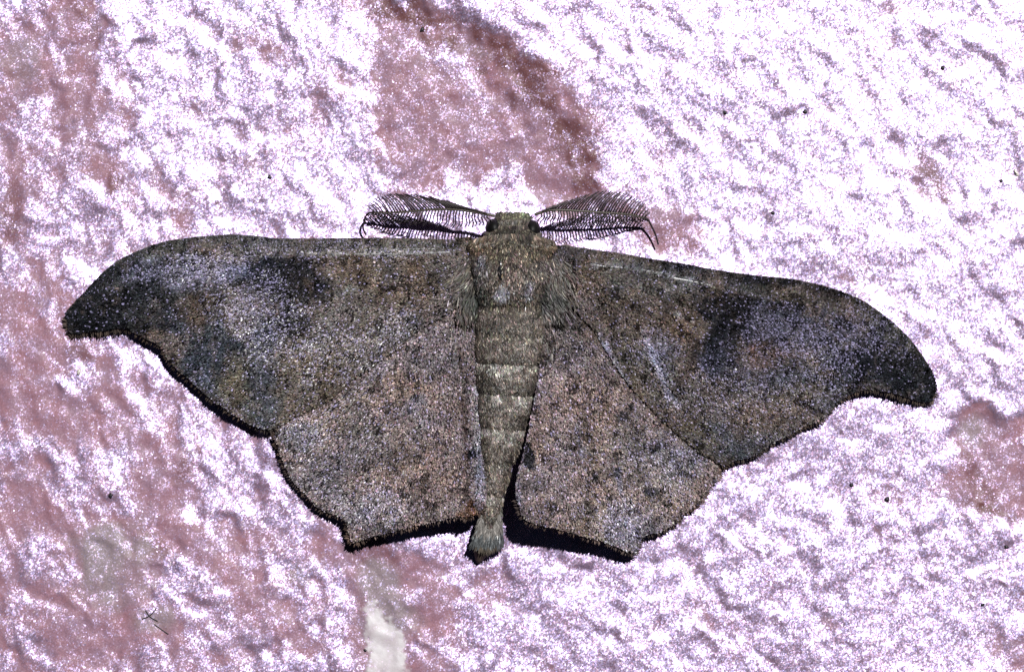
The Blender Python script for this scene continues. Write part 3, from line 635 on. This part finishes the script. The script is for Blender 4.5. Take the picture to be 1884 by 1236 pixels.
def ball(name, c, rad, mat, parent, seg=24, rings=14):
    V = []; F = []
    for i in range(rings + 1):
        ph = math.pi * i / rings
        for j in range(seg):
            th = 2 * math.pi * j / seg
            V.append((c[0] + rad[0] * math.sin(ph) * math.cos(th), c[1] + rad[1] * math.sin(ph) * math.sin(th), c[2] + rad[2] * math.cos(ph)))
    for i in range(rings):
        for j in range(seg):
            k = (j + 1) % seg; F.append((i * seg + j, (i + 1) * seg + j, (i + 1) * seg + k, i * seg + k))
    return new_obj(name, py_mesh(name, V, F), mat, parent)
ball('eye', (909, 421, 28), (16, 19, 25), M_eye, head); ball('eye', (979, 424, 28), (16, 19, 25), M_eye, head)

# --- abdomen: overlapping rings
abd = bpy.data.objects.new('abdomen', None); coll.objects.link(abd); abd.parent = moth; abd.empty_display_size = .005
A_ = np.array(AB, float); ringv = [556, 612, 664, 720, 783, 848, 906, 972]
def ab_at(v): return [float(np.interp(v, A_[:, 1], A_[:, i])) for i in (0, 2, 3, 4)]
def ab_skew(u, v): return 10 * ((u - 900) / 80.0)      # the rings sit a little aslant
for i in range(7):
    a, b = ringv[i], ringv[i + 1]; st = []
    for f in np.linspace(-0.10, 1.0, 12):
        v = a + (b - a) * f; cu, hw, tp, bt = ab_at(v)
        g = 1.0 - 2.6 * max(0, 0.25 - f) * 0.06 + 0.025 * math.sin(math.pi * min(max(f, 0), 1)) + 0.008 * f
        st.append((cu, v, hw * g, bt + (tp - bt) * g + 1.0 * f, bt))
    st.append((st[-1][0], b + 1.5, st[-1][2] * .96, st[-1][3] - 2, bt))
    V, F = loft(st, 30); V = [(u, v + ab_skew(u, v) * 0.35, h) for u, v, h in V]
    sg = new_obj('segment', py_mesh('segment', V, F), M_body, abd)
    stA = np.array(st)
    hf = loft_top(stA); n = int(900 + 22 * (b - a) * ab_at((a + b) / 2)[1] / 18)
    def ins(u, v, a=a, b=b, stA=stA):
        cu = np.interp(v, stA[:, 1], stA[:, 0]); hw = np.interp(v, stA[:, 1], stA[:, 2]); return (np.abs(u - cu) < hw * .98)
    def cf(u, v, a=a, b=b, i=i):
        f = (v - a) / (b - a) + 0.42 * fbm(u, v, 26, 4, 60 + i)
        c1 = np.array([0.26, 0.24, 0.215]) if i in (2, 3, 4) else np.array([0.20, 0.178, 0.152]); c2 = np.array([0.118, 0.096, 0.081]); c3 = np.array([0.07, 0.06, 0.05])
        k1 = sstep(0.02, 0.34, f)[:, None]; k2 = sstep(0.6, 1.0, f)[:, None]
        c = (c1 * (1 - k1) + c2 * k1) * (1 - k2) + c3 * k2
        return c * (1 + .35 * fbm(u, v, 12, 3, 70 + i))[:, None]
    hs = lambda u, v, hf=hf: hf(u, v - ab_skew(u, v) * 0.35)
    r = np.random.default_rng(80 + i)
    u = r.uniform(850, 1010, n * 3); v = r.uniform(a, b - 5, n * 3); k = ins(u, v); u, v = u[k][:n], v[k][:n]; k = len(u)
    c = cf(u, v) * 0.72 * np.exp(r.normal(0, .6, k))[:, None] * (1 + r.normal(0, .08, (k, 3)))
    dk = (fbm(u, v, 10, 2, 90 + i) > .4) & (r.random(k) < .7); c[dk] *= .3; brt = r.random(k) < .05; c[brt] *= 2.4; v2 = v + ab_skew(u, v) * 0.35
    scales('hairs', u, v2, math.pi / 2 + r.normal(0, .2, k) - (u - 930) * .002, r.uniform(7, 15, k) , r.uniform(2.4, 4, k), hs, r.uniform(.8, 4.5, k), r.normal(0, .45, k), np.clip(c, .004, .7), M_fuzz, sg, .6)
# tail tuft
r = np.random.default_rng(99); n = 2600
tu = r.normal(0, 1, n); tt = r.random(n)
bu = 904 - 6 * tt + np.clip(tu, -2, 2) * (8 + 5 * tt); bv = 944 + 50 * tt
ang = math.pi / 2 + 0.16 - np.clip(tu, -2, 2) * 0.15 + r.normal(0, .1, n)
tl = r.uniform(16, 34, n) * (1 - .35 * np.abs(np.clip(tu, -2, 2)) / 2)
tc = np.where((bv + tl > 1016)[:, None], np.array([0.07, 0.058, 0.045]), np.where((bv < 972)[:, None], np.array([0.14, 0.13, 0.12]), np.array([0.072, 0.078, 0.080]))) * np.exp(r.normal(0, .45, n))[:, None]
tuft_h = lambda u, v: 12 + 34 * np.sqrt(np.clip(1 - ((u - (900 - (v - 950) * .22)) / 34) ** 2, 0, 1)) * (1 - .55 * sstep(960, 1045, v)) - 0
scales('tail_tuft', bu, bv, ang, tl, r.uniform(1.8, 3.4, n), tuft_h, r.uniform(-5, 4, n), r.normal(0, .3, n), np.clip(tc, .004, .6), M_fuzz, abd, .8)
V, F = loft([(899, 975, 16, 40, 4), (895, 990, 19, 38, 0), (890, 1005, 20, 32, -3), (886, 1018, 14, 26, -4), (882, 1030, 7, 16, -4), (880, 1036, 2, 8, -2)], 20)
new_obj('tail_tip', py_mesh('tail_tip', V, F), plain_material('brown_tail_tip', (0.07, 0.05, 0.04), .6, .3), abd)

# --- antennae
def antenna(shaft, up_env, low_env, side, label):
    """shaft: (u, v, h) control points from head to tip; up/low_env: barb reach along the shaft 0..1"""
    c = catmull(shaft, 3); n = len(c); L = np.r_[0, np.cumsum(np.linalg.norm(np.diff(c[:, :2], axis=0), axis=1))]; Ltot = L[-1]
    rad = 3.0 - 1.5 * (L / Ltot) ** 0.8
    r = np.random.default_rng(500 + side); feather = 224.0 if side < 0 else 206.0
    e = int(np.searchsorted(L, feather))
    Vt, Ft = tube(c[:e + 1], rad[:e + 1], 7)
    root = new_obj('antenna', py_mesh('antenna', Vt, Ft), M_shaft, moth); root['label'] = label
    Vt, Ft = tube(c[e:], rad[e:] * 1.12, 7); new_obj('tip_filament', py_mesh('tip_filament', Vt, Ft), M_ant, root)
    hairs = []
    for kind, count, env in (('up', 40, up_env), ('low', 38, low_env)):
        for i in range(count):
            s = 10 + (feather - 10) * (i + .5) / count + r.normal(0, .5); f = s / feather
            p = np.array([np.interp(s, L, c[:, k]) for k in range(3)])
            reach = float(np.interp(f, [e[0] for e in env], [e[1] for e in env])); sweep = float(np.interp(f, [e[0] for e in env], [e[2] for e in env]))
            if reach < 2: continue
            sg = -1 if kind == 'up' else 1; out = side * sweep
            j = r.normal(0, 1.0, 3)
            if kind == 'up':
                p1 = p + [out * .30, -reach * .42, 5]; p2 = p + [out * .68 + j[0], -reach * .78, 5 + j[2]]; p3 = p + [out + j[0] * 2, -reach + j[1], 1 + j[2]]
            else:
                p1 = p + [out * .15 + side * 2, reach * .38, 0]; p2 = p + [out * .55 - side * 2 + j[0], reach * .76, -6]; p3 = p + [out + j[0], reach + j[1], -12 + j[2]]
            path = catmull([p, p1, p2, p3], 6); path = np.array([path[int(x)] for x in np.linspace(0, len(path) - 1, 7)])
            Vb, Fb = tube(path, np.linspace(1.75, 0.9, 7), 5)
            new_obj('barb', py_mesh('barb', Vb, Fb), M_ant, root)
            m = 34 if kind == 'up' else 24
            for q_ in range(m):
                x = (q_ + r.random()) / m * 6; i0 = min(int(x), 5); b0 = path[i0] + (path[i0 + 1] - path[i0]) * (x - i0)
                hairs.append((b0[0], b0[1], b0[2], r.choice([-1, 1])))
    hh = np.array(hairs); k = len(hh)
    hh[:, 2] -= .5
    a = np.where(hh[:, 3] > 0, 0.0, math.pi) + r.normal(0, .5, k)
    hb = hh[:, 2]
    scales('cilia', hh[:, 0], hh[:, 1], a, r.uniform(2.2, 4.2, k), np.full(k, .75), lambda u, v: hb, np.zeros(k), np.zeros(k), np.tile([[.05, .04, .042]], (k, 1)) * np.exp(r.normal(0, .4, k))[:, None], M_fringe, root, .8)
antenna([(910, 397, 50), (880, 391, 52), (844, 386, 52), (810, 385, 48), (775, 387, 42), (742, 390, 35), (712, 391, 27), (684, 391, 20), (674, 396, 16), (669, 410, 10), (668, 420, 6), (673, 432, 2)],
        [(0, 5, 16), (.12, 12, 36), (.3, 22, 46), (.5, 28, 42), (.75, 33, 30), (.9, 25, 20), (1, 8, 12)], [(0, 4, -2), (.1, 22, -4), (.3, 34, 8), (.6, 27, 18), (.85, 16, 20), (1, 5, 14)], -1, 'left antenna, feathery, its thin tip curled down')
antenna([(984, 395, 50), (1005, 388, 52), (1025, 386, 52), (1065, 388, 48), (1110, 391, 40), (1140, 393, 33), (1161, 395, 27), (1180, 399, 22), (1191, 403, 18), (1198, 415, 12), (1206, 432, 6), (1211, 450, 2)],
        [(0, 5, 12), (.12, 12, 24), (.3, 26, 32), (.45, 38, 34), (.7, 36, 26), (.9, 22, 18), (1, 8, 10)], [(0, 0, -4), (.08, 26, -6), (.3, 33, 2), (.6, 25, 8), (.85, 15, 10), (1, 5, 8)], 1, 'right antenna, feathery, its thin tip hanging to the right')

# ---------------------------------------------------------------- grit on the ground
def pebble(u, v, rad, name, mat, label, cat, group=None, squash=.45, elong=1.0, rot=0.0):
    r = np.random.default_rng(int(u * 7 + v)); V = []; F = []; seg, rings = 12, 8; h0 = float(ground_h(u, v)[0]); c, s = math.cos(rot), math.sin(rot)
    for i in range(rings + 1):
        ph = math.pi * i / rings
        for j in range(seg):
            th = 2 * math.pi * j / seg; k = .72 * rad * (1 + r.normal(0, .26)) ; x = k * elong * math.sin(ph) * math.cos(th); y = k * math.sin(ph) * math.sin(th)
            V.append((u + x * c - y * s, v + x * s + y * c, h0 + rad * squash * .5 + rad * squash * math.cos(ph)))
    for i in range(rings):
        for j in range(seg):
            k = (j + 1) % seg; F.append((i * seg + j, (i + 1) * seg + j, (i + 1) * seg + k, i * seg + k))
    o = new_obj(name, py_mesh(name, V, F), mat); o['label'] = label; o['category'] = cat
    if group: o['group'] = group
    return o
for (u, v, rd, lab) in [(1334, 207, 4.5, 'dark speck on the white glaze high up, left of its twin'), (1481, 206, 4.5, 'dark speck on the white glaze high up, right of its twin'), (1735, 125, 5, 'dark speck near the upper right corner'),
                   (1567, 892, 4.5, 'dark round speck below the right forewing, the upper left of two'), (1632, 918, 6, 'largest dark speck below the right forewing'), (1842, 333, 4.5, 'dark speck beside a pale splinter at the right edge'),
                   (777, 55, 5, 'black speck on the pink arch under its dark rim'), (496, 326, 5, 'dark speck in white glaze above the left forewing'), (672, 1196, 3.5, 'black speck in the left half of the white chip'),
                   (1852, 1006, 4.5, 'dark speck at the right edge below the red hollow'), (1422, 392, 4.5, 'dark speck above the right forewing'), (204, 911, 5, 'dark elongated speck in the lower left glaze'), (1808, 1112, 4, 'black speck near the lower right corner')]:
    pebble(u, v, rd, 'grit_speck', M_grit, lab, 'grit', 'dark specks of grit on the ground')
pebble(145, 684, 4.2, 'sand_grain', M_pale, 'pale long grain on the pink ground below the left wing tip', 'sand grain', None, .8, 1.9, -1.2)
pebble(1870, 318, 4.2, 'sand_grain', M_pale, 'pale splinter at the right edge next to a dark speck', 'sand grain', None, .6, 2.2, .9)
for pts_, lab in (([(262, 1138), (272, 1134), (280, 1128), (288, 1118)], 'short dark fibre on the grey patch, the upper left one of three'), ([(268, 1122), (276, 1134), (290, 1142)], 'dark fibre crossing another on the grey patch'), ([(284, 1148), (298, 1158), (310, 1166)], 'dark fibre on the grey patch, the lower right one')):
    c = catmull(pts_, 4); hh = ground_h(c[:, 0], c[:, 1]) + 1.2
    Vt, Ft = tube(np.c_[c, hh], np.full(len(c), .9), 5); o = new_obj('fibre', py_mesh('fibre', Vt, Ft), M_grit); o['label'] = lab; o['category'] = 'fibre'; o['group'] = 'dark fibres on the grey patch'
